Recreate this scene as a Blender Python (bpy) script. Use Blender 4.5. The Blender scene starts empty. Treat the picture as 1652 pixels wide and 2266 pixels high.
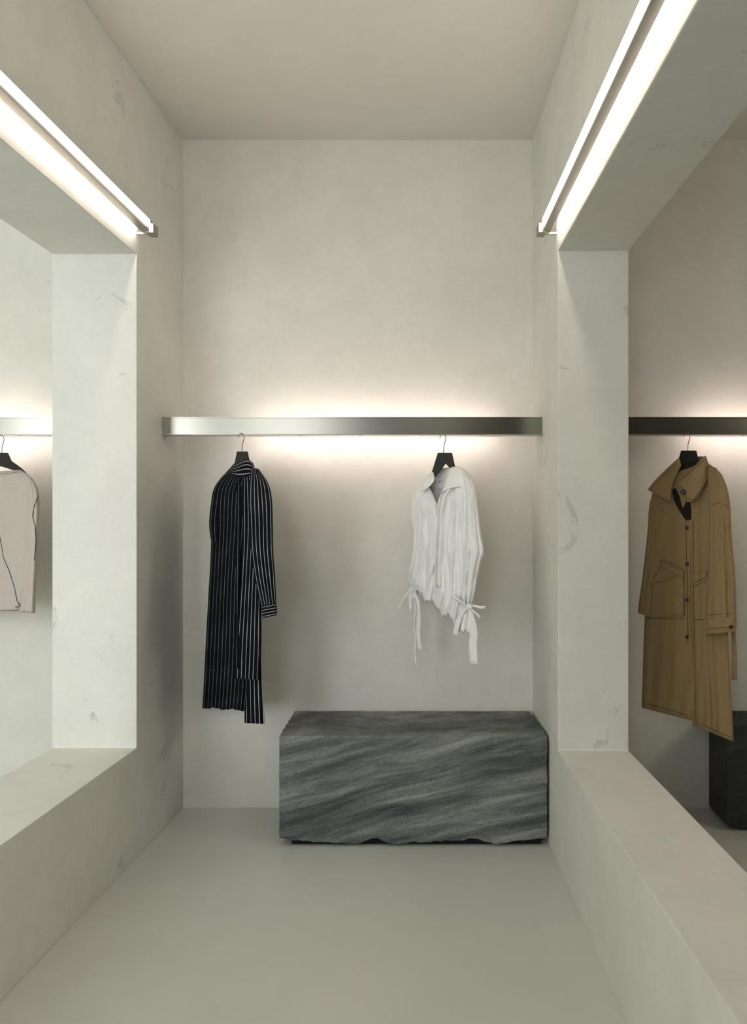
import bpy, bmesh, math, random
from mathutils import Vector, noise, Matrix
from mathutils.bvhtree import BVHTree
random.seed(3)
S=bpy.context.scene; COL=S.collection
F=1872.0; CX=826.0; HY=1155.0; ZC=1.317; D=3.9; H=3.077
# ---------------------------------------------------------------- camera
cd=bpy.data.cameras.new('camera'); cam=bpy.data.objects.new('camera',cd); COL.objects.link(cam)
cam.location=(0,0,ZC); cam.rotation_euler=(math.radians(90),0,0)
cd.sensor_fit='HORIZONTAL'; cd.sensor_width=36; cd.lens=F/1652*36
cd.shift_y=22/1652; cd.clip_start=0.02
S.camera=cam
try:
    S.view_settings.view_transform='Standard'; S.view_settings.look='None'
except Exception: pass
# ---------------------------------------------------------------- materials
def newmat(n):
    m=bpy.data.materials.new(n); m.use_nodes=True
    nt=m.node_tree; return m,nt,nt.nodes['Principled BSDF']
def N(nt,t,**kw):
    n=nt.nodes.new(t)
    for k,v in kw.items(): setattr(n,k,v)
    return n
def ramp(nt,src,stops):
    r=N(nt,'ShaderNodeValToRGB'); e=r.color_ramp.elements
    e[0].position=stops[0][0]; e[0].color=stops[0][1]
    e[1].position=stops[-1][0]; e[1].color=stops[-1][1]
    for p,c in stops[1:-1]:
        x=e.new(p); x.color=c
    nt.links.new(src,r.inputs[0]); return r.outputs[0]
def g(v): return (v,v,v,1)
def plaster(name,col,rough=0.75,chips=0.0,bump=0.25,spec=0.3,var=.07):
    m,nt,b=newmat(name); L=nt.links
    tc=N(nt,'ShaderNodeTexCoord')
    n1=N(nt,'ShaderNodeTexNoise'); n1.inputs['Scale'].default_value=3.2; n1.inputs['Detail'].default_value=10; n1.inputs['Roughness'].default_value=.78
    n2=N(nt,'ShaderNodeTexNoise'); n2.inputs['Scale'].default_value=38; n2.inputs['Detail'].default_value=6
    n3=N(nt,'ShaderNodeTexNoise'); n3.inputs['Scale'].default_value=5.0; n3.inputs['Detail'].default_value=8; n3.inputs['Roughness'].default_value=.7; n3.inputs['Distortion'].default_value=1.2
    for n in (n1,n2,n3): L.new(tc.outputs['Object'],n.inputs['Vector'])
    c1=tuple(x*(1-var) for x in col)+(1,); c2=tuple(min(1,x*(1+var)) for x in col)+(1,)
    base=ramp(nt,n1.outputs[0],[(0.3,c1),(0.7,c2)])
    hgt=N(nt,'ShaderNodeMath',operation='MULTIPLY'); L.new(n2.outputs[0],hgt.inputs[0]); hgt.inputs[1].default_value=.5
    if chips>0:
        msk=ramp(nt,n3.outputs[0],[(0.635,g(0)),(0.665,g(1)),(0.685,g(0))])
        mx=N(nt,'ShaderNodeMix',data_type='RGBA'); mf=N(nt,'ShaderNodeMath',operation='MULTIPLY')
        L.new(msk,mf.inputs[0]); mf.inputs[1].default_value=chips
        L.new(mf.outputs[0],mx.inputs['Factor']); L.new(base,mx.inputs['A']); mx.inputs['B'].default_value=tuple(x*.74 for x in col)+(1,)
        base=mx.outputs['Result']
        h2=N(nt,'ShaderNodeMath',operation='SUBTRACT'); L.new(hgt.outputs[0],h2.inputs[0]); L.new(mf.outputs[0],h2.inputs[1]); hgt=h2
    L.new(base,b.inputs['Base Color'])
    bp=N(nt,'ShaderNodeBump'); bp.inputs['Strength'].default_value=bump; bp.inputs['Distance'].default_value=.004
    L.new(hgt.outputs[0],bp.inputs['Height']); L.new(bp.outputs[0],b.inputs['Normal'])
    b.inputs['Roughness'].default_value=rough; b.inputs['Specular IOR Level'].default_value=spec
    return m
M_wall=plaster('wall_plaster',(.765,.755,.685),chips=.2,bump=.4)
M_side=plaster('side_plaster',(.755,.755,.70),chips=.7,bump=.5)
M_ceil=plaster('ceiling_plaster',(.755,.745,.68),var=.04)
M_floor=plaster('floor_resin',(.64,.645,.60),rough=.42,bump=.05,spec=.45,var=.03)
M_reflblock=plaster('reflection_block_dark',(.06,.06,.055))
M_lightblock=plaster('light_block_plaster',(.36,.36,.32))
def emis(name,col,s):
    m,nt,b=newmat(name); b.inputs['Base Color'].default_value=col+(1,)
    b.inputs['Emission Color'].default_value=col+(1,); b.inputs['Emission Strength'].default_value=s; return m
M_led=emis('led_warm',(1,.89,.80),17)
M_ledback=emis('led_wash',(1,.89,.81),26)
M_ledrail=emis('led_rail',(1,.82,.76),10.5)
def metal(name,col,rough,aniso=0.0):
    m,nt,b=newmat(name); b.inputs['Base Color'].default_value=col+(1,); b.inputs['Metallic'].default_value=1
    tc=N(nt,'ShaderNodeTexCoord'); mp=N(nt,'ShaderNodeMapping'); mp.inputs['Scale'].default_value=(3,400,400)
    n=N(nt,'ShaderNodeTexNoise'); n.inputs['Scale'].default_value=2; n.inputs['Detail'].default_value=3
    nt.links.new(tc.outputs['Object'],mp.inputs[0]); nt.links.new(mp.outputs[0],n.inputs['Vector'])
    mr=N(nt,'ShaderNodeMapRange'); mr.inputs['To Min'].default_value=rough*.8; mr.inputs['To Max'].default_value=rough*1.2
    nt.links.new(n.outputs[0],mr.inputs[0]); nt.links.new(mr.outputs[0],b.inputs['Roughness'])
    b.inputs['Anisotropic'].default_value=aniso
    return m
M_steel=metal('brushed_steel',(.30,.29,.25),.2,.3)
M_alu=metal('satin_aluminium',(.36,.35,.32),.38)
M_hook=metal('hook_steel',(.30,.26,.22),.3)
def simple(name,col,rough=.6,spec=.4):
    m,nt,b=newmat(name); n=N(nt,'ShaderNodeTexNoise'); n.inputs['Scale'].default_value=30
    r=ramp(nt,n.outputs[0],[(0.3,tuple(x*.85 for x in col)+(1,)),(0.7,tuple(min(1,x*1.12) for x in col)+(1,))])
    nt.links.new(r,b.inputs['Base Color']); b.inputs['Roughness'].default_value=rough; b.inputs['Specular IOR Level'].default_value=spec
    return m
M_hang=simple('hanger_wood',(.035,.033,.028),.45)
M_hangw=simple('hanger_dark',(.012,.012,.011),.5)
M_btn=simple('button',(.015,.013,.012),.35)
M_thr=simple('thread_dark',(.03,.025,.022),.8)
M_seamshade=simple('seam_shade_dark',(.02,.015,.01),.9)  # near-black for the collar-opening shade, also used on the dress seams
M_baseshade=simple('base_shade',(.012,.013,.013),.9)
def cloth(name,col,var=.08,scale=900,bump=.2,trans=0.0,crease=.3,cs=22):
    m,nt,b=newmat(name); L=nt.links; tc=N(nt,'ShaderNodeTexCoord')
    n=N(nt,'ShaderNodeTexNoise'); n.inputs['Scale'].default_value=scale; n.inputs['Detail'].default_value=2
    c=N(nt,'ShaderNodeTexNoise'); c.inputs['Scale'].default_value=cs; c.inputs['Detail'].default_value=4; c.inputs['Distortion'].default_value=.8
    mpp=N(nt,'ShaderNodeMapping'); mpp.inputs['Scale'].default_value=(1,1,.45); L.new(tc.outputs['Object'],mpp.inputs[0])
    L.new(tc.outputs['Object'],n.inputs['Vector']); L.new(mpp.outputs[0],c.inputs['Vector'])
    r=ramp(nt,n.outputs[0],[(0.3,tuple(x*(1-var) for x in col)+(1,)),(0.7,tuple(min(1,x*(1+var)) for x in col)+(1,))])
    L.new(r,b.inputs['Base Color'])
    b1=N(nt,'ShaderNodeBump'); b1.inputs['Strength'].default_value=bump; b1.inputs['Distance'].default_value=.0008; L.new(n.outputs[0],b1.inputs['Height'])
    b2=N(nt,'ShaderNodeBump'); b2.inputs['Strength'].default_value=crease; b2.inputs['Distance'].default_value=.012; L.new(c.outputs[0],b2.inputs['Height']); L.new(b1.outputs[0],b2.inputs['Normal'])
    L.new(b2.outputs[0],b.inputs['Normal'])
    b.inputs['Roughness'].default_value=.85; b.inputs['Specular IOR Level'].default_value=.2
    b.inputs['Sheen Weight'].default_value=.1
    return m
M_white=cloth('white_silk',(.93,.925,.91),.02,700,.1,crease=.5,cs=34)
M_tan=cloth('tan_canvas',(.37,.26,.125),.12,1100,.3,crease=.4)
M_knit=cloth('beige_knit',(.52,.465,.42),.18,500,.5,crease=.15)
def stripe(name,white,duty=.17,horiz=False):
    m,nt,b=newmat(name); L=nt.links; uv=N(nt,'ShaderNodeUVMap'); sp=N(nt,'ShaderNodeSeparateXYZ'); L.new(uv.outputs[0],sp.inputs[0])
    fr=N(nt,'ShaderNodeMath',operation='FRACT'); L.new(sp.outputs[1 if horiz else 0],fr.inputs[0])
    dk=(.0045,.005,.008,1)
    r=ramp(nt,fr.outputs[0],[(0.40,dk),(0.42,white+(1,)),(0.42+duty,white+(1,)),(0.44+duty,dk)])
    L.new(r,b.inputs['Base Color']); b.inputs['Roughness'].default_value=.85; b.inputs['Specular IOR Level'].default_value=.1
    tc=N(nt,'ShaderNodeTexCoord'); c=N(nt,'ShaderNodeTexNoise'); c.inputs['Scale'].default_value=20; L.new(tc.outputs['Object'],c.inputs['Vector'])
    b2=N(nt,'ShaderNodeBump'); b2.inputs['Strength'].default_value=.4; b2.inputs['Distance'].default_value=.012; L.new(c.outputs[0],b2.inputs['Height']); L.new(b2.outputs[0],b.inputs['Normal'])
    return m
M_strA=stripe('pinstripe_fine_shaded',(.20,.21,.22),.07)  # stripes dimmed to paint the shaded side of the dress
M_strB=stripe('pinstripe_wide',(.42,.43,.45),.12)
M_strC=stripe('pinstripe_cross',(.40,.41,.43),.16,True)
# stone
def stone(name,stops,wobv=.05):
    m,nt,b=newmat(name); L=nt.links
    tc=N(nt,'ShaderNodeTexCoord')
    wob=N(nt,'ShaderNodeTexNoise'); wob.inputs['Scale'].default_value=1.8; wob.inputs['Detail'].default_value=1; L.new(tc.outputs['Object'],wob.inputs['Vector'])
    wv=N(nt,'ShaderNodeVectorMath',operation='SCALE'); L.new(wob.outputs[1],wv.inputs[0]); wv.inputs['Scale'].default_value=wobv*2
    ad=N(nt,'ShaderNodeVectorMath',operation='ADD'); L.new(tc.outputs['Object'],ad.inputs[0]); L.new(wv.outputs[0],ad.inputs[1])
    mp=N(nt,'ShaderNodeMapping'); mp.inputs['Rotation'].default_value=(0.12,math.radians(14),0.0)
    L.new(ad.outputs[0],mp.inputs[0])
    def nz(sc,scale,det,rg,dist):
        q=N(nt,'ShaderNodeMapping'); q.inputs['Scale'].default_value=sc; L.new(mp.outputs[0],q.inputs[0])
        t=N(nt,'ShaderNodeTexNoise'); t.inputs['Scale'].default_value=scale; t.inputs['Detail'].default_value=det; t.inputs['Roughness'].default_value=rg; t.inputs['Distortion'].default_value=dist
        L.new(q.outputs[0],t.inputs['Vector']); return t.outputs[0]
    o1=nz((.65,2,6.5),2.0,9,.62,.2)
    o2=nz((1.3,4,15),3.6,8,.75,.2)
    o3=nz((8,10,14),16,8,.85,0)
    def madd(x,k,y=None):
        t=N(nt,'ShaderNodeMath',operation='MULTIPLY_ADD'); L.new(x,t.inputs[0]); t.inputs[1].default_value=k
        if y is None: t.inputs[2].default_value=0
        else: L.new(y,t.inputs[2])
        return t.outputs[0]
    hh=madd(o3,.42,madd(o2,.32,madd(o1,.66)))
    L.new(ramp(nt,hh,stops),b.inputs['Base Color']); b.inputs['Roughness'].default_value=.6
    bp=N(nt,'ShaderNodeBump'); bp.inputs['Strength'].default_value=.6; bp.inputs['Distance'].default_value=.006; L.new(hh,bp.inputs['Height']); L.new(bp.outputs[0],b.inputs['Normal'])
    return m
M_stone=stone('streaked_stone',[(0.555,(.026,.032,.031,1)),(0.645,(.066,.077,.074,1)),(0.70,(.118,.133,.126,1)),(0.76,(.20,.215,.20,1)),(0.85,(.36,.37,.345,1))])
M_stone_shaded=stone('shaded_stone',[(0.56,(.010,.013,.012,1)),(0.70,(.022,.027,.025,1)),(0.84,(.05,.055,.05,1))])  # darker copy of the streaked stone, room shadow put into its colour
# ---------------------------------------------------------------- helpers
def mk(name,verts,faces,mat,parent=None,smooth=False,uvs=None,bevel=0,solid=0,sub=0):
    me=bpy.data.meshes.new(name); me.from_pydata([tuple(v) for v in verts],[],faces); me.update()
    if uvs:
        ul=me.uv_layers.new(name='UVMap')
        for p in me.polygons:
            for k,li in enumerate(p.loop_indices): ul.data[li].uv=uvs[p.index][k]
    bm=bmesh.new(); bm.from_mesh(me); bmesh.ops.recalc_face_normals(bm,faces=bm.faces); bm.to_mesh(me); bm.free()
    me.materials.append(mat); o=bpy.data.objects.new(name,me); COL.objects.link(o)
    if smooth:
        for p in me.polygons: p.use_smooth=True
    if sub:
        md=o.modifiers.new('sub','SUBSURF'); md.levels=sub; md.render_levels=sub; md.boundary_smooth='PRESERVE_CORNERS'
    if solid:
        md=o.modifiers.new('sol','SOLIDIFY'); md.thickness=solid; md.offset=0
    if bevel:
        md=o.modifiers.new('bev','BEVEL'); md.width=bevel; md.segments=3; md.limit_method='ANGLE'; md.angle_limit=.6
    if parent: o.parent=parent
    return o
def box(name,x0,x1,y0,y1,z0,z1,mat,parent=None,bevel=0,sk=None):
    sk=sk or (lambda y:0)
    v=[(x+sk(y),y,z) for x in (x0,x1) for y in (y0,y1) for z in (z0,z1)]
    f=[(0,1,3,2),(4,6,7,5),(0,4,5,1),(2,3,7,6),(0,2,6,4),(1,5,7,3)]
    return mk(name,v,f,mat,parent,bevel=bevel)
def empty(name,loc,label,cat):
    o=bpy.data.objects.new(name,None); COL.objects.link(o); o.location=loc; o.empty_display_size=.1
    o['label']=label; o['category']=cat; return o
def adopt(root,kids):
    bpy.context.view_layer.update()
    for k in kids:
        k.parent=root; k.matrix_parent_inverse=root.matrix_world.inverted()
def struct(o): o['kind']='structure'; return o
def curve(name,pts,r,mat,cyclic=False,smooth=True):
    cu=bpy.data.curves.new(name,'CURVE'); cu.dimensions='3D'; cu.bevel_depth=r; cu.bevel_resolution=3; cu.use_fill_caps=True
    if smooth:
        s=cu.splines.new('NURBS'); s.points.add(len(pts)-1)
        for i,p in enumerate(pts): s.points[i].co=(*p,1)
        s.order_u=min(4,len(pts)); s.use_endpoint_u=True; s.resolution_u=8
    else:
        s=cu.splines.new('POLY'); s.points.add(len(pts)-1)
        for i,p in enumerate(pts): s.points[i].co=(*p,1)
    cu.materials.append(mat); o=bpy.data.objects.new(name,cu); COL.objects.link(o)
    bpy.context.view_layer.update()
    me=bpy.data.meshes.new_from_object(o.evaluated_get(bpy.context.evaluated_depsgraph_get()))
    o2=bpy.data.objects.new(name,me); COL.objects.link(o2); bpy.data.objects.remove(o)
    o2.name=name
    for p in me.polygons: p.use_smooth=True
    return o2
# ---------------------------------------------------------------- room
YF=-2.2
xl=lambda y:-1.2397+.093*y       # inner face of left partition
xr=lambda y:.579+.0395*y         # inner face of right partition
struct(box('floor',-4.2,4.2,YF,D+.2,-.1,0,M_floor))
struct(box('ceiling',-4.2,4.2,YF,D+.2,H,H+.1,M_ceil))
struct(box('wall_back',-4.2,4.2,D,D+.2,0,H,M_wall))
struct(box('wall_west',-4.3,-4.2,YF,D+.2,0,H,M_wall))
struct(box('wall_east',4.2,4.3,YF,D+.2,0,H,M_wall))
struct(box('unseen_reflection_block',-.42,.47,YF-.1,YF+.1,0,H,M_reflblock))  # unseen dark slab added behind the camera to darken the rail reflection
struct(box('unseen_light_block',.47,4.2,YF-.1,YF+.1,0,H,M_lightblock))  # unseen slab added to keep light out of the right room
def partition(name,fx,th,ya,yb,za,zb,y0,y1):
    v=[];f=[]
    for dx in (0,th):
        for (y,z) in ((y0,0),(y1,0),(y1,H),(y0,H),(ya,za),(yb,za),(yb,zb),(ya,zb)):
            v.append((fx(y)+dx,y,z))
    for o in (0,8):
        for i in range(4):
            j=(i+1)%4; f.append((o+i,o+j,o+4+j,o+4+i))
    for i in range(4):
        j=(i+1)%4; f.append((i,j,8+j,8+i)); f.append((4+i,4+j,12+j,12+i))
    return struct(mk(name,v,f,M_side,bevel=.005))
partition('wall_left',xl,-.331,.35,3.324,.429,2.370,YF,D)
partition('wall_right',xr,.271,.35,3.245,.440,2.357,YF+.1,D)
# ---------------------------------------------------------------- garment rails with lights
def rail(x0,x1,lx0,lx1,label,y=3.62):
    r=empty('clothes_rail',((x0+x1)/2,y,1.69),label,'clothes rail')
    zt,zb=1.762,1.690
    v=[];prof=[(y+.09,zt),(y,zt),(y,zb),(y+.07,zb),(y+.07,zb+.003),(y+.003,zb+.003),(y+.003,zt-.003),(y+.09,zt-.003)]
    n=len(prof)
    for x in (x0,x1):
        for (a,b_) in prof: v.append((x,a,b_))
    f=[tuple(range(n)),tuple(range(2*n-1,n-1,-1))]+[(i,(i+1)%n,n+(i+1)%n,n+i) for i in range(n)]
    beam=mk('beam',v,f,M_steel)
    lip=box('top_flange',x0,x1,y-.006,y+.001,zt-.001,zt+.003,M_steel)
    bar=box('hanging_bar',x0,x1,y-.028,y-.020,zb-.004,zb+.000,M_alu,bevel=.001)
    tabs=[]
    xx=x0+.06
    while xx<x1:
        tabs.append(box('bar_support',xx,xx+.012,y-.024,y+.01,zb-.003,zb-.0005,M_alu)); xx+=.26
    led=box('light_strip',lx0,lx1,y+.135,y+.139,zb+.012,zt-.012,M_ledrail)
    hold=box('light_tray',lx0-.02,lx1+.02,y+.09,y+.134,zb+.005,zt-.005,M_alu)
    adopt(r,[beam,lip,bar,led,hold]+tabs); return r
rail(xl(3.62)+.002,xr(3.62)-.002,-.54,.55,'long brushed steel clothes rail with hidden light strip between plaster walls')
rail(-4.18,xl(3.62)-.335,-3.9,-1.45,'brushed steel clothes rail behind plaster partition, holding beige knit top')
rail(xr(3.62)+.275,4.18,1.45,3.9,'brushed steel clothes rail behind plaster partition, holding tan coat')
# ---------------------------------------------------------------- wall lights
def wall_light(sgn,fx,gap,yend,ztop,label):
    y0=.1
    def pr(name,o0,o1,ya,yb,z0,z1,mat,bevel=0):
        v=[]
        for o in (o0,o1):
            for y in (ya,yb):
                for z in (z0,z1): v.append((fx(y)+sgn*o,y,z))
        f=[(0,1,3,2),(4,6,7,5),(0,4,5,1),(2,3,7,6),(0,2,6,4),(1,5,7,3)]
        return mk(name,v,f,mat,bevel=bevel)
    r=empty('wall_light',(fx(1.8)+sgn*gap,1.8,ztop),label,'wall light')
    a=pr('housing',gap-.030,gap,y0,yend,ztop-.044,ztop+.006,M_alu)
    s=pr('light_strip',gap,gap+.004,y0,yend-.045,ztop-.026,ztop,M_led)
    t=pr('light_shield',.008,gap-.030,y0,yend-.02,ztop+.001,ztop+.005,M_alu)  # added plate keeping the rear strip's light off the wall above
    w=pr('light_strip',gap-.034,gap-.030,y0,yend-.06,ztop-.036,ztop-.004,M_ledback)
    e=pr('end_cap',gap-.012,gap+.018,yend-.046,yend+.01,ztop-.050,ztop-.012,M_alu,.002)
    bs=[pr('bracket',0,gap-.01,y,y+.02,ztop-.050,ztop-.044,M_alu) for y in (.3,)]
    bs.append(pr('bracket',0,gap-.01,yend-.03,yend-.02,ztop-.050,ztop-.042,M_alu))
    adopt(r,[a,s,t,w,e]+bs)
wall_light(1,xl,.0575,3.345,2.495,'slim linear wall light in aluminium above plaster opening')
wall_light(-1,xr,.057,3.29,2.477,'slim linear wall light in aluminium beside ceiling over plaster opening')
# ---------------------------------------------------------------- stone blocks
def block(c,label,seed,mat,cuts=90):
    xfl,xfr,yf,xbl,xbr,yb,zt=c
    bm=bmesh.new(); bmesh.ops.create_cube(bm,size=1); bmesh.ops.subdivide_edges(bm,edges=bm.edges[:],cuts=cuts,use_grid_fill=True)
    for vt in bm.verts:
        u,w,h=vt.co.x+.5,vt.co.y+.5,vt.co.z+.5
        x0=xfl+(xbl-xfl)*w; x1=xfr+(xbr-xfr)*w
        x=x0+(x1-x0)*u; y=yf+(yb-yf)*w
        zb=.034-.026*abs(math.sin(x*9.5+seed+1.5*noise.noise((x*4,0,seed))))**1.4+.012*abs(noise.noise((x*22,y*12,seed)))
        z=zb+(zt-zb)*h
        n_=noise.noise((x*14,y*14,z*14+seed))*.0022+noise.noise((x*50,y*50,z*50+seed))*.001
        e=0
        ex=min(u,1-u)*1.1; ey=w*.45; ez=(1-h)*.43
        k=sorted([ex,ey,ez])[1]
        if k<.010: e=(.010-k)*(.25+.5*noise.noise((x*26,y*26,z*26)))
        ctr=Vector(((xfl+xfr)/2,(yf+yb)/2,zt/2)); p=Vector((x,y,z)); p+= (ctr-p).normalized()*max(0,e)
        p.y+=n_ if w<.01 else 0; p.z+=n_*.6 if h>.99 else 0
        vt.co=p
    me=bpy.data.meshes.new('slab'); bm.to_mesh(me); bm.free(); me.materials.append(mat)
    o=bpy.data.objects.new('slab',me); COL.objects.link(o)
    base=box('base',max(xfl,xbl)+.03,min(xfr,xbr)-.02,yf+.03,yb-.03,0,.035,M_baseshade)  # inset box coloured near-black as the shadow under the slab
    r=empty('stone_bench',((xfl+xfr)/2,(yf+yb)/2,0),label,'bench'); adopt(r,[o,base]); return r
block((-.383,.705,3.43,-.364,.716,3.875,.4495),'grey-green streaked rough stone block bench against plaster wall',0,M_stone)
block((1.50,2.58,3.60,1.54,2.62,3.885,.4495),'stone block bench with shade darkened into its colour, beneath hanging tan coat',5,M_stone_shaded,20)
# ---------------------------------------------------------------- garment tools
class Pl:
    """vertical garment plane turned about z; points are found where measured sight lines meet it"""
    def __init__(s,pxc,Y0,k):
        s.q0=Vector(((pxc-CX)/F*Y0,Y0,0)); l=math.hypot(1,k); s.n=Vector((-k/l,-1/l,0))
    def __call__(s,px,py,off=0):
        d=Vector(((px-CX)/F,1,-(py-HY)/F)); t=(s.q0.dot(s.n)+off)/Vector((d.x,d.y,0)).dot(s.n)
        return Vector((0,0,ZC))+d*t
def crow(rows,M):
    out=[]
    n=len(rows)
    L=[0]
    for i in range(1,n): L.append(L[-1]+max(1,abs(rows[i][1]-rows[i-1][1])+abs(rows[i][3]-rows[i-1][3])))
    for j in range(M+1):
        t=L[-1]*j/M; i=0
        while i<n-2 and L[i+1]<t: i+=1
        u=(t-L[i])/(L[i+1]-L[i])
        p0=rows[max(0,i-1)];p1=rows[i];p2=rows[i+1];p3=rows[min(n-1,i+2)]
        h0=(L[i+1]-L[i])
        res=[]
        for c in range(6):
            m1=(p2[c]-p0[c])/max(1e-6,(L[i+1]-L[max(0,i-1)]))*h0
            m2=(p3[c]-p1[c])/max(1e-6,(L[min(n-1,i+2)]-L[i]))*h0
            a=2*u**3-3*u**2+1;b_=u**3-2*u**2+u;c_=-2*u**3+3*u**2;d_=u**3-u**2
            res.append(a*p1[c]+b_*m1+c_*p2[c]+d_*m2)
        out.append((res,j/M))
    return out
def tube(name,P,rows,mat,us=10,amp=.008,nf=3.5,ph=0.0,M=60,K=96,vs=10,hem=0,hemf=3,closed_top=True,tw=.25,sharp=.75,solid=.0015,cr=.0,vn=None):
    rows=[tuple(r)+(0,)*(6-len(r)) for r in rows]
    R=crow(rows,M); V=[];Fc=[];U=[]
    for (xa,ya,xb,yb,th,off),t in R:
        for k in range(K):
            a=2*math.pi*k/K; s=(1-math.cos(a))/2
            sg=math.sin(a); o=th*math.copysign(abs(sg)**sharp,sg)
            edge=min(1,min(s,1-s)*8)
            fold=math.sin(2*math.pi*(nf*s+ph+tw*t))*.6+math.sin(2*math.pi*(nf*1.83*s+ph*2.3-tw*t*.7))*.4
            fold+=.5*noise.noise((s*5+ph*7,t*4,ph*3+1))
            A=amp*(.25+.75*t)
            fo=fold*A*(0.3+.7*edge)
            if cr:
                q=noise.noise((s*nf*2.2+1.5*noise.noise((s*3,t*3,ph)),t*3.5,ph*5)); q2=noise.noise((s*nf*4+t*2,t*8,ph*9+3))
                fo+=cr*(1-2*abs(q)*1.6)*edge+cr*.5*q2*edge
            yy=ya+(yb-ya)*s+hem*(t**6)*(math.sin(2*math.pi*(hemf*s+ph))+.6*math.sin(2*math.pi*(hemf*2.7*s+ph*3)))
            if vn and 0<k<K/2: yy+=vn[2]*max(0,1-abs(s-vn[0])/vn[1])*max(0,1-t*3)
            V.append(P(xa+(xb-xa)*s+fold*A*90*(.5-abs(s-.5))*.5,yy,off+o+fo))
    for j in range(M):
        for k in range(K):
            k2=(k+1)%K
            Fc.append((j*K+k,j*K+k2,(j+1)*K+k2,(j+1)*K+k))
            s1=(1-math.cos(2*math.pi*k/K))/2; s2=(1-math.cos(2*math.pi*(k+1)/K))/2
            b0=0 if k<K/2 else .37
            v0=R[j][1]*vs; v1=R[j+1][1]*vs
            U.append([(s1*us+b0,v0),(s2*us+b0,v0),(s2*us+b0,v1),(s1*us+b0,v1)])
    if closed_top:
        Fc.append(tuple(range(K-1,-1,-1))); U.append([(0,0)]*K)
    return mk(name,V,Fc,mat,smooth=True,uvs=U,solid=solid)
def sheet(name,P,rows,mat,solid=.0025,sub=2,uv=(4,4)):
    V=[];Fc=[];U=[]; n=len(rows[0]); m=len(rows)
    for r in rows:
        for p in r: V.append(P(*p))
    for j in range(m-1):
        for i in range(n-1):
            Fc.append((j*n+i,j*n+i+1,(j+1)*n+i+1,(j+1)*n+i))
            U.append([(i/(n-1)*uv[0],j/(m-1)*uv[1]),((i+1)/(n-1)*uv[0],j/(m-1)*uv[1]),((i+1)/(n-1)*uv[0],(j+1)/(m-1)*uv[1]),(i/(n-1)*uv[0],(j+1)/(m-1)*uv[1])])
    return mk(name,V,Fc,mat,smooth=True,uvs=U,solid=solid,sub=sub)
def ray(objs):
    bm=bmesh.new()
    for o in objs: bm.from_mesh(o.data)
    t=BVHTree.FromBMesh(bm); bm.free()
    def f(px,py,lift=.002):
        d=Vector(((px-CX)/F,1,-(py-HY)/F)).normalized()
        h=t.ray_cast(Vector((0,0,ZC)),d)
        if h[0] is None: return None
        return h[0]-d*lift*1.3
    return f
def dense(pts,st=6):
    o=[]
    for a,b_ in zip(pts,pts[1:]):
        n=max(1,int(math.hypot(a[0]-b_[0],a[1]-b_[1])/st))
        for i in range(n): o.append((a[0]+(b_[0]-a[0])*i/n,a[1]+(b_[1]-a[1])*i/n))
    o.append(pts[-1]); return o
def seam(name,f,pts,mat,r=.0009,lift=.0015,dash=False):
    q=[f(x,y,lift) for x,y in dense(pts)]; q=[p for p in q if p is not None]
    if len(q)<2: return []
    return [curve(name,q,r,mat,smooth=False)]
def band(name,f,pts,w,mat,lift=.003,solid=.002):
    V=[];Fc=[]
    for x,y in dense(pts,7):
        row=[f(x+o,y,lift) for o in (-w/2,0,w/2)]
        if None in row: continue
        V+=row
    n=len(V)//3
    for j in range(n-1):
        for i in range(2): Fc.append((j*3+i,j*3+i+1,j*3+i+4,j*3+i+3))
    return [mk(name,V,Fc,mat,smooth=True,solid=solid,uvs=[[(0,0)]*4]*len(Fc))] if n>1 else []
def patch(name,f,c,mat,lift=.004,n=8,solid=.002,us=1):
    V=[];Fc=[];U=[]
    (ax,ay),(bx,by),(cx_,cy_),(dx,dy)=c
    for j in range(n+1):
        for i in range(n+1):
            u,v=i/n,j/n
            x=(ax*(1-u)+bx*u)*(1-v)+(dx*(1-u)+cx_*u)*v; y=(ay*(1-u)+by*u)*(1-v)+(dy*(1-u)+cy_*u)*v
            p=f(x,y,lift)
            if p is None: return []
            V.append(p)
    for j in range(n):
        for i in range(n):
            Fc.append((j*(n+1)+i,j*(n+1)+i+1,(j+1)*(n+1)+i+1,(j+1)*(n+1)+i))
            U.append([(i/n*us,0),((i+1)/n*us,0),((i+1)/n*us,1),(i/n*us,1)])
    return [mk(name,V,Fc,mat,smooth=True,solid=solid,uvs=U)]
def button(f,px,py,r,mat,n):
    p=f(px,py,.006)
    if p is None: return []
    V=[];K=20
    n=Vector(n).normalized(); t=n.cross(Vector((0,0,1))).normalized(); b_=n.cross(t)
    prof=[(0,.0012),(r*.45,.001),(r*.7,.0022),(r*.92,.0022),(r,.001),(r,-.0015),(0,-.0015)]
    for rr,h in prof:
        for k in range(K):
            a=2*math.pi*k/K; V.append(p+n*h+t*rr*math.cos(a)+b_*rr*math.sin(a))
    Fc=[(j*K+k,j*K+(k+1)%K,(j+1)*K+(k+1)%K,(j+1)*K+k) for j in range(len(prof)-1) for k in range(K)]
    return [mk('button',V,Fc,mat,smooth=True)]
def hanger(P,poly,th,hook,label,mat=M_hang):
    n=len(poly); V=[P(x,y,th) for x,y in poly]+[P(x,y,-th) for x,y in poly]
    Fc=[tuple(range(n)),tuple(range(2*n-1,n-1,-1))]+[(i,(i+1)%n,n+(i+1)%n,n+i) for i in range(n)]
    b_=mk('hanger_body',V,Fc,mat,bevel=.003)
    h=curve('hook',[P(x,y,0) for x,y in hook],.0019,M_hook)
    r=empty('coat_hanger',P(hook[0][0],hook[0][1],0),label,'hanger'); adopt(r,[b_,h])
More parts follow.
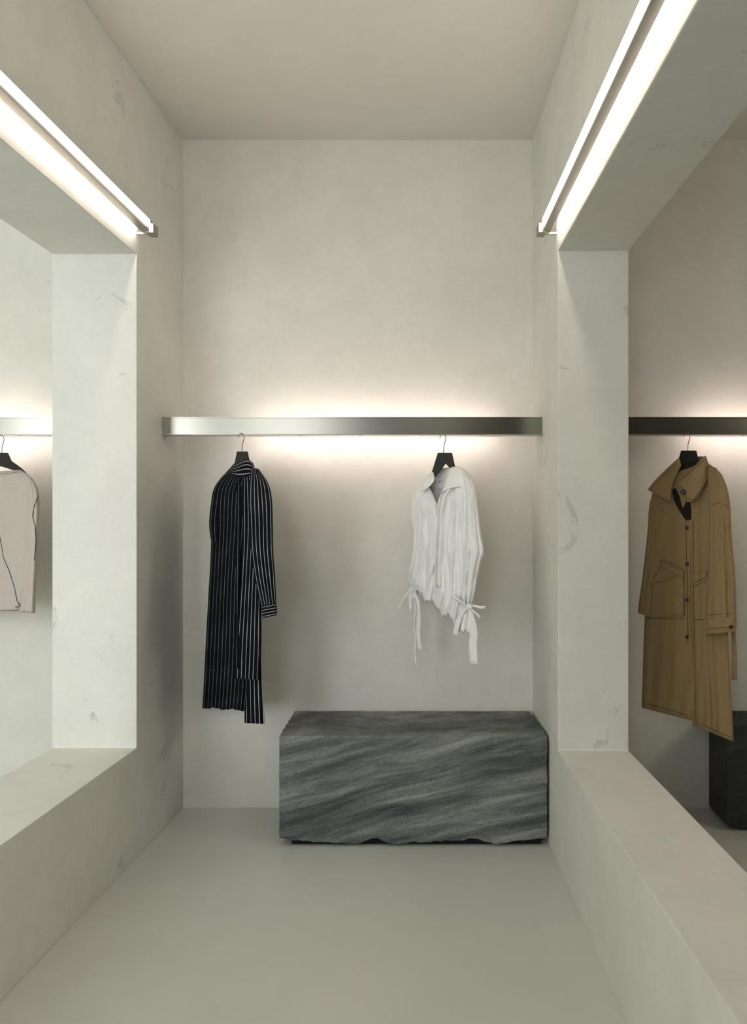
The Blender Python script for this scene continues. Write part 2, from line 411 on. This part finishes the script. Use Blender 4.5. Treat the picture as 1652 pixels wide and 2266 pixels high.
def qhook(x,yt,yb,s=1):
    return [(x+1,yb),(x+1,yb-12),(x+2,yt+22),(x+6*s,yt+13),(x+6*s,yt+5),(x+2*s,yt),(x-3*s,yt),(x-7*s,yt+4),(x-7*s,yt+10)]
YG=3.596
# ---------------------------------------------------------------- striped dress
P=Pl(536,YG,1.15)
hanger(P,[(524,999),(548,999),(553,1024),(585,1062),(582,1070),(548,1040),(528,1040),(488,1068),(486,1060),(519,1024)],.012,qhook(534,959,1002),'dark wooden hanger holding striped shirt dress')
R=[(516,1040,560,1036,.030),(492,1055,584,1058,.045),(473,1082,592,1085,.058),(467,1120,594,1130,.06),(468,1165,588,1170,.06),(466,1230,580,1240,.06),(461,1320,577,1320,.06),(455,1430,578,1430,.06),(451,1510,574,1520,.06),(448,1566,568,1574,.06)]
body=tube('body',P,R,M_strA,us=15,amp=.012,nf=4.2,ph=.1,hem=1.5,cr=.004)
fp=tube('front_panel',P,[(540,1040,566,1040,.012,.045),(537,1100,585,1100,.02,.058),(538,1170,586,1170,.02,.06),(535,1250,581,1250,.02,.062),(529,1350,578,1350,.02,.062),(523,1440,577,1440,.02,.062),(521,1502,574,1504,.02,.062)],M_strB,us=6.2,amp=.009,nf=2.2,ph=.4,cr=.003)
bh=tube('back_panel',P,[(541,1380,578,1380,.015,.035),(541,1460,579,1460,.02,.035),(541,1540,582,1540,.02,.035),(541,1600,585,1602,.02,.035)],M_strB,us=4.6,amp=.006,nf=2,ph=.7)
sl=tube('sleeve',P,[(558,1036,572,1038,.02,.05),(553,1060,592,1068,.035,.06),(551,1110,601,1106,.042,.07),(553,1160,603,1160,.042,.075),(556,1220,604,1220,.042,.08),(564,1280,608,1275,.04,.085),(574,1325,610,1318,.036,.088),(579,1345,611,1338,.03,.09)],M_strB,us=6.0,amp=.007,nf=2.3,ph=.2,closed_top=True,cr=.003)
cf=tube('cuff',P,[(578,1341,611,1335,.034,.09),(579,1352,612,1346,.036,.09),(581,1368,613,1361,.036,.09)],M_strC,us=4,vs=4,amp=.001,M=10)
ls=tube('sleeve',P,[(480,1075,500,1075,.03,.0),(468,1110,495,1110,.04,.0),(463,1153,492,1153,.045,.0),(465,1185,490,1185,.045,.0),(472,1212,490,1215,.035,0)],M_strA,us=3.4,amp=.005,nf=2,cr=.003)
cl=sheet('collar',P,[[(520,1030,.02),(530,1023,.045),(545,1015,.05),(556,1020,.035),(562,1034,.01)],[(515,1042,.035),(527,1038,.062),(543,1030,.066),(558,1034,.055),(566,1044,.03)],[(512,1050,.045),(524,1054,.07),(540,1056,.074),(554,1050,.068),(566,1054,.04)]],M_strC,uv=(4,4))
cl2=sheet('collar',P,[[(514,1036,.0),(528,1020,.0),(548,1014,.0),(560,1026,.0)],[(512,1052,-.03),(526,1034,-.03),(548,1026,-.03),(564,1042,-.03)]],M_strA)
f=ray([body,fp,bh])
ex=[]
ex+=seam('seam',f,[(472,1142),(526,1146)],M_seamshade,.0013)
ex+=seam('seam',f,[(464,1228),(528,1232)],M_seamshade,.0016)
ex+=seam('seam',f,[(458,1483),(518,1486)],M_seamshade,.0016)
ex+=patch('placket',f,[(524,1060),(533,1060),(528,1480),(519,1480)],M_strA,.004,n=24)
for y in (1075,1125,1180,1235,1295): ex+=button(f,529-(y-1075)*.01,y,.005,M_btn,P.n)
r=empty('striped_dress',P(536,1500,0),'black shirt dress with thin white pinstripes on a dark hanger','dress')
adopt(r,[body,fp,bh,sl,cf,ls,cl,cl2]+ex)
# ---------------------------------------------------------------- white blouse
P=Pl(982,YG,1.0)
hanger(P,[(968,1002),(1000,1002),(1007,1034),(1036,1060),(1034,1068),(1004,1048),(986,1026),(970,1048),(934,1086),(930,1079),(953,1050)],.010,qhook(980,961,1004),'dark wooden hanger holding white blouse',M_hang)
R=[(944,1066,1034,1046,.02),(926,1080,1044,1064,.042),(912,1105,1048,1100,.05),(916,1150,1046,1150,.05),(917,1200,1043,1200,.05),(914,1250,1042,1250,.05),(911,1285,1036,1300,.05),(914,1306,1016,1372,.05)]
body=tube('body',P,R,M_white,amp=.013,nf=5.5,ph=.3,hem=6,hemf=3.5,closed_top=False,cr=.008,vn=(.36,.36,75))
fp=tube('front_panel',P,[(1000,1062,1030,1050,.01,.045),(970,1105,1044,1100,.02,.055),(968,1150,1045,1150,.02,.058),(966,1200,1043,1200,.02,.06),(961,1250,1041,1250,.02,.06),(963,1300,1038,1310,.02,.06),(962,1345,1026,1388,.02,.06)],M_white,amp=.013,nf=3.6,ph=.55,hem=6,hemf=2.5,cr=.008,closed_top=False)
ls=tube('sleeve',P,[(932,1076,950,1076,.02,0),(911,1105,945,1105,.03,0),(907,1140,940,1140,.03,0),(914,1180,938,1180,.03,0),(908,1240,934,1240,.03,0),(901,1282,926,1285,.028,0),(909,1299,919,1300,.012,0)],M_white,amp=.007,nf=2,cr=.005)
lc=tube('cuff',P,[(909,1299,919,1299,.012,0),(902,1308,925,1310,.02,0),(896,1324,930,1328,.024,0)],M_white,amp=.008,nf=3,M=16,closed_top=False,hem=3)
rs=tube('sleeve',P,[(1022,1050,1040,1056,.015,.045),(1026,1078,1050,1080,.03,.055),(1028,1130,1057,1130,.034,.06),(1027,1180,1063,1178,.036,.065),(1025,1215,1070,1222,.036,.07),(1024,1235,1064,1240,.035,.07),(1022,1280,1056,1275,.034,.072),(1020,1320,1049,1315,.03,.075),(1027,1344,1042,1342,.015,.078)],M_white,amp=.010,nf=2.4,ph=.6,cr=.006)
rcf=tube('cuff',P,[(1027,1342,1043,1340,.015,.078),(1018,1362,1049,1362,.026,.08),(1009,1394,1048,1402,.03,.08)],M_white,amp=.010,nf=3,M=16,closed_top=False,hem=3)
cA=sheet('collar',P,[[(957,1042,.0),(948,1052,.04),(938,1064,.05)],[(962,1052,.03),(950,1066,.06),(934,1078,.06)],[(960,1066,.04),(946,1082,.066),(930,1088,.062)]],M_white)
cB=sheet('collar',P,[[(966,1040,-.03),(985,1034,-.03),(1002,1036,-.03)],[(960,1060,-.035),(985,1052,-.035),(1008,1052,-.03)],[(958,1084,-.035),(985,1080,-.035),(1008,1076,-.03)]],M_white)
cC=sheet('collar',P,[[(994,1036,.03),(1010,1031,.045),(1026,1038,.03),(1042,1054,.01)],[(990,1050,.05),(1006,1046,.068),(1024,1052,.06),(1042,1066,.03)],[(986,1064,.062),(1000,1068,.08),(1020,1070,.074),(1038,1074,.04)],[(976,1092,.066),(990,1082,.084),(1008,1078,.078),(1034,1076,.05)]],M_white)
def ribbon(P,pts,w,off):
    pts=dense(pts,12); rows=[]; n=len(pts)
    for i,(x,y) in enumerate(pts):
        j=min(n-1,i+1); k=max(0,i-1); dx=pts[j][0]-pts[k][0]; dy=pts[j][1]-pts[k][1]; l=math.hypot(dx,dy) or 1
        ww=w*(.4+.6*min(1,i/max(1,n*.35)))
        q=.006*math.sin(i*1.3)
        rows.append([(x-dy/l*ww/2,y+dx/l*ww/2,off+q),(x,y,off+.003),(x+dy/l*ww/2,y-dx/l*ww/2,off-q)])
    return sheet('ribbon',P,rows,M_white,solid=.0012,sub=1)
rb=[ribbon(P,[(910,1301),(897,1318),(888,1334),(878,1349)],7,.02),
    ribbon(P,[(912,1301),(905,1318),(909,1340),(905,1352)],7,.03),
    ribbon(P,[(916,1302),(924,1330),(926,1375),(924,1410),(928,1440)],10,.02),
    ribbon(P,[(914,1302),(918,1340),(916,1390),(918,1430),(919,1476)],4,.015),
    ribbon(P,[(1036,1342),(1048,1338),(1060,1345),(1073,1344)],6,.105),
    ribbon(P,[(1034,1343),(1020,1332),(1008,1326),(1000,1316)],7,.105),
    ribbon(P,[(1036,1344),(1048,1352),(1062,1366)],5,.107),
    ribbon(P,[(1034,1344),(1020,1360),(1010,1382),(1006,1406)],12,.112),
    ribbon(P,[(1038,1344),(1043,1370),(1047,1400),(1045,1440),(1047,1470)],19,.105)]
kn=sheet('ribbon_knot',P,[[(1031,1337,.105),(1042,1336,.105)],[(1030,1344,.122),(1044,1344,.122)],[(1032,1352,.105),(1042,1352,.105)]],M_white)
f=ray([body,fp])
ex=band('placket',f,[(996,1078),(980,1100),(974,1130),(973,1190),(969,1250),(970,1300)],9,M_white,.005,.003)
r=empty('white_blouse',P(982,1380,0),'loose white blouse with tied ribbon cuffs on a dark hanger','blouse')
adopt(r,[body,fp,ls,lc,rs,rcf,cA,cB,cC,kn]+rb+ex)
# ---------------------------------------------------------------- tan coat
P=Pl(1521,YG,1.15)
hanger(P,[(1506,997),(1540,997),(1546,1022),(1590,1062),(1586,1070),(1540,1045),(1510,1070),(1462,1090),(1460,1080),(1494,1040)],.014,qhook(1520,957,1000),'black hanger holding tan coat',M_hangw)
R=[(1482,1050,1562,1022,.03),(1450,1078,1596,1050,.05),(1440,1105,1606,1090,.06),(1437,1160,1608,1160,.062),(1434,1220,1606,1220,.062),(1430,1300,1606,1300,.062),(1425,1390,1606,1400,.062),(1422,1480,1590,1500,.062),(1419,1566,1560,1602,.062)]
body=tube('body',P,R,M_tan,amp=.009,nf=2.6,ph=.1,closed_top=False,cr=.004)
fp=tube('front_panel',P,[(1536,1090,1585,1060,.02,.035),(1524,1150,1604,1130,.025,.045),(1524,1230,1604,1230,.028,.05),(1525,1320,1606,1330,.028,.05),(1527,1420,1611,1430,.028,.05),(1529,1520,1617,1540,.028,.05),(1531,1604,1622,1641,.028,.05)],M_tan,amp=.012,nf=2.1,ph=.35,cr=.004)
ls=tube('sleeve',P,[(1452,1085,1475,1085,.03,-.005),(1438,1110,1470,1110,.04,0),(1432,1180,1462,1180,.04,.0),(1422,1270,1454,1270,.04,0),(1413,1335,1446,1345,.04,0),(1411,1356,1444,1368,.04,0)],M_tan,amp=.005,nf=1.7,cr=.003)
rs=tube('sleeve',P,[(1566,1030,1584,1036,.02,.03),(1566,1058,1602,1064,.04,.06),(1568,1110,1613,1106,.05,.075),(1568,1190,1618,1190,.05,.085),(1566,1270,1625,1270,.05,.09),(1562,1340,1628,1335,.05,.095),(1561,1380,1628,1374,.048,.098)],M_tan,amp=.010,nf=1.9,ph=.15,cr=.004)
cf=tube('cuff',P,[(1560,1370,1629,1364,.052,.098),(1560,1388,1629,1382,.053,.098),(1561,1404,1628,1398,.053,.098)],M_tan,amp=.002,nf=2,M=10,closed_top=False)
c1=sheet('collar',P,[[(1433,1084,.065),(1446,1066,.06),(1468,1044,.05),(1502,1013,.02)],[(1452,1096,.085),(1462,1078,.085),(1482,1052,.07),(1505,1022,.03)],[(1486,1112,.09),(1482,1092,.09),(1490,1062,.07),(1507,1030,.03)]],M_tan,solid=.004)
c3=sheet('collar',P,[[(1498,1068,.085),(1515,1052,.085),(1540,1028,.07),(1556,1010,.04),(1560,1009,.0)],[(1504,1084,.1),(1524,1078,.105),(1546,1060,.09),(1560,1036,.06),(1567,1030,.02)],[(1520,1112,.1),(1534,1110,.11),(1550,1092,.1),(1562,1066,.07),(1572,1048,.03)]],M_tan,solid=.004)
c2=sheet('collar',P,[[(1500,1015,-.03),(1525,1010,-.04),(1558,1010,-.02)],[(1480,1050,-.03),(1520,1045,-.04),(1562,1040,-.02)]],M_tan,solid=.004)
collar_shade=sheet('seam_shade_dark',P,[[(1496,1030,.02),(1515,1024,.02),(1545,1024,.02)],[(1484,1080,.045),(1508,1082,.05),(1530,1070,.05)],[(1492,1116,.07),(1508,1116,.07),(1530,1108,.06)],[(1516,1150,.066),(1522,1150,.068),(1528,1150,.068)]],M_seamshade)  # near-black sheet painting the shade inside the collar opening
belt=sheet('belt',P,[[(1617,1392,.04),(1626,1392,.04)],[(1619,1450,.04),(1630,1450,.045)],[(1618,1504,.04),(1630,1506,.04)]],M_tan,solid=.003)
f=ray([body,fp]); fs=ray([rs]); fc=ray([cf]); fk=ray([body,fp,rs,cf,c1,c3])
ex=[]
ex+=patch('pocket',f,[(1438,1292),(1512,1270),(1512,1362),(1432,1368)],M_tan,.004,solid=.003)
ex+=patch('pocket_flap',f,[(1464,1238),(1510,1262),(1512,1276),(1460,1252)],M_tan,.010,solid=.003)
ex+=patch('pocket_flap',f,[(1534,1272),(1562,1262),(1562,1276),(1534,1288)],M_tan,.008,solid=.003)
f2=ray([body,fp]+ex)
for pts in ([(1460,1240),(1511,1266)],[(1511,1266),(1514,1364)],[(1438,1292),(1462,1252)],[(1428,1369),(1514,1369)],[(1516,1150),(1520,1300),(1521,1420)],[(1533,1150),(1534,1300),(1536,1450),(1539,1600)],[(1532,1370),(1562,1372)],[(1532,1300),(1562,1285)],[(1424,1556),(1520,1582)],[(1540,1598),(1618,1632)]):
    ex+=seam('stitching',f2,pts,M_thr,.0009)
for pts in ([(1568,1120),(1590,1112),(1612,1122)],[(1562,1362),(1626,1356)]): ex+=seam('stitching',fs,pts,M_thr,.0008)
ex+=seam('stitching',fc,[(1562,1392),(1626,1386)],M_thr,.0008)
ex+=seam('stitching',fk,[(1438,1084),(1470,1050),(1500,1022)],M_thr,.0008)
ex+=seam('stitching',fk,[(1505,1064),(1556,1018)],M_thr,.0008)
ex+=seam('stitching',fk,[(1502,1070),(1520,1104),(1534,1106),(1560,1070)],M_thr,.0008)
n=Vector((-.5,-1,0))
ex+=button(fk,1511,1089,.011,M_btn,n)
for y in (1168,1248,1328,1410): ex+=button(f2,1519,y,.0075,M_btn,n)
ex+=button(fk,1617,1388,.008,M_btn,n)
r=empty('tan_coat',P(1521,1500,0),'long tan canvas coat with large collar on a black hanger','coat')
adopt(r,[body,fp,ls,rs,cf,c1,c2,c3,collar_shade,belt]+ex)
# ---------------------------------------------------------------- knit top
P=Pl(3,YG,.6)
hanger(P,[(-14,1002),(18,1002),(26,1020),(48,1036),(74,1062),(70,1068),(34,1042),(2,1032),(-30,1044),(-70,1070),(-74,1062),(-24,1022)],.010,qhook(3,963,1004),'black hanger holding beige knit top',M_hangw)
R=[(-46,1046,50,1040,.018),(-64,1056,62,1052,.032),(-78,1085,74,1078,.042),(-80,1130,76,1130,.045),(-78,1220,72,1220,.045),(-76,1300,66,1300,.045),(-74,1356,48,1352,.045)]
body=tube('body',P,R,M_knit,amp=.005,nf=2.2,ph=.4,cr=.003)
s1=tube('sleeve',P,[(50,1044,60,1048,.015,.01),(56,1062,78,1070,.03,.01),(60,1100,86,1098,.034,.01),(58,1180,85,1180,.034,.01),(50,1270,81,1270,.034,.01),(42,1354,77,1357,.034,.01)],M_knit,amp=.004,nf=1.6,cr=.002)
s2=tube('sleeve',P,[(-60,1052,-50,1048,.015,0),(-84,1075,-60,1070,.03,0),(-92,1110,-64,1110,.034,0),(-94,1200,-64,1200,.034,0),(-92,1300,-58,1300,.034,0),(-90,1360,-54,1360,.034,0)],M_knit,amp=.004,nf=1.6)
f=ray([body,s1,s2]); ex=[]
for pts in ([(-14,1110),(-4,1170),(2,1200),(8,1235),(20,1262),(32,1300),(38,1330),(46,1342),(34,1344)],[(84,1098),(76,1120),(72,1140),(78,1165),(80,1200),(76,1240)],[(-44,1048),(0,1050),(46,1044)],[(44,1352),(76,1355)],[(-60,1352),(40,1350)]):
    ex+=seam('seam',f,pts,M_thr,.0016 if pts[0][0]==-14 or pts[0][0]==84 else .0009)
r=empty('knit_top',P(3,1350,0),'beige fine knit top with dark contrast seams on a black hanger','top')
adopt(r,[body,s1,s2]+ex)
# ---------------------------------------------------------------- light
w=bpy.data.worlds.new('world'); S.world=w; w.use_nodes=True
bg=w.node_tree.nodes['Background']; bg.inputs[0].default_value=(.90,.95,1,1); bg.inputs[1].default_value=1.0
def area(name,loc,rot,sx,sy,e,col):
    l=bpy.data.lights.new(name,'AREA'); l.shape='RECTANGLE'; l.size=sx; l.size_y=sy; l.energy=e; l.color=col
    o=bpy.data.objects.new(name,l); COL.objects.link(o); o.location=loc; o.rotation_euler=rot; return o
area('daylight',(-.93,-2.0,1.7),(math.radians(90),0,math.radians(-8)),.9,2.4,24,(.94,.97,1))
area('left_room_fill',(-2.7,-1.6,1.6),(math.radians(90),0,0),1.8,2.2,90,(.92,.97,1))  # area light added to brighten the room beyond the left partition
area('right_room_fill',(3.2,1.6,2.3),(math.radians(70),0,math.radians(38)),.6,.6,10,(1,.92,.76))  # added warm fill for the coat and right room, no fixture there
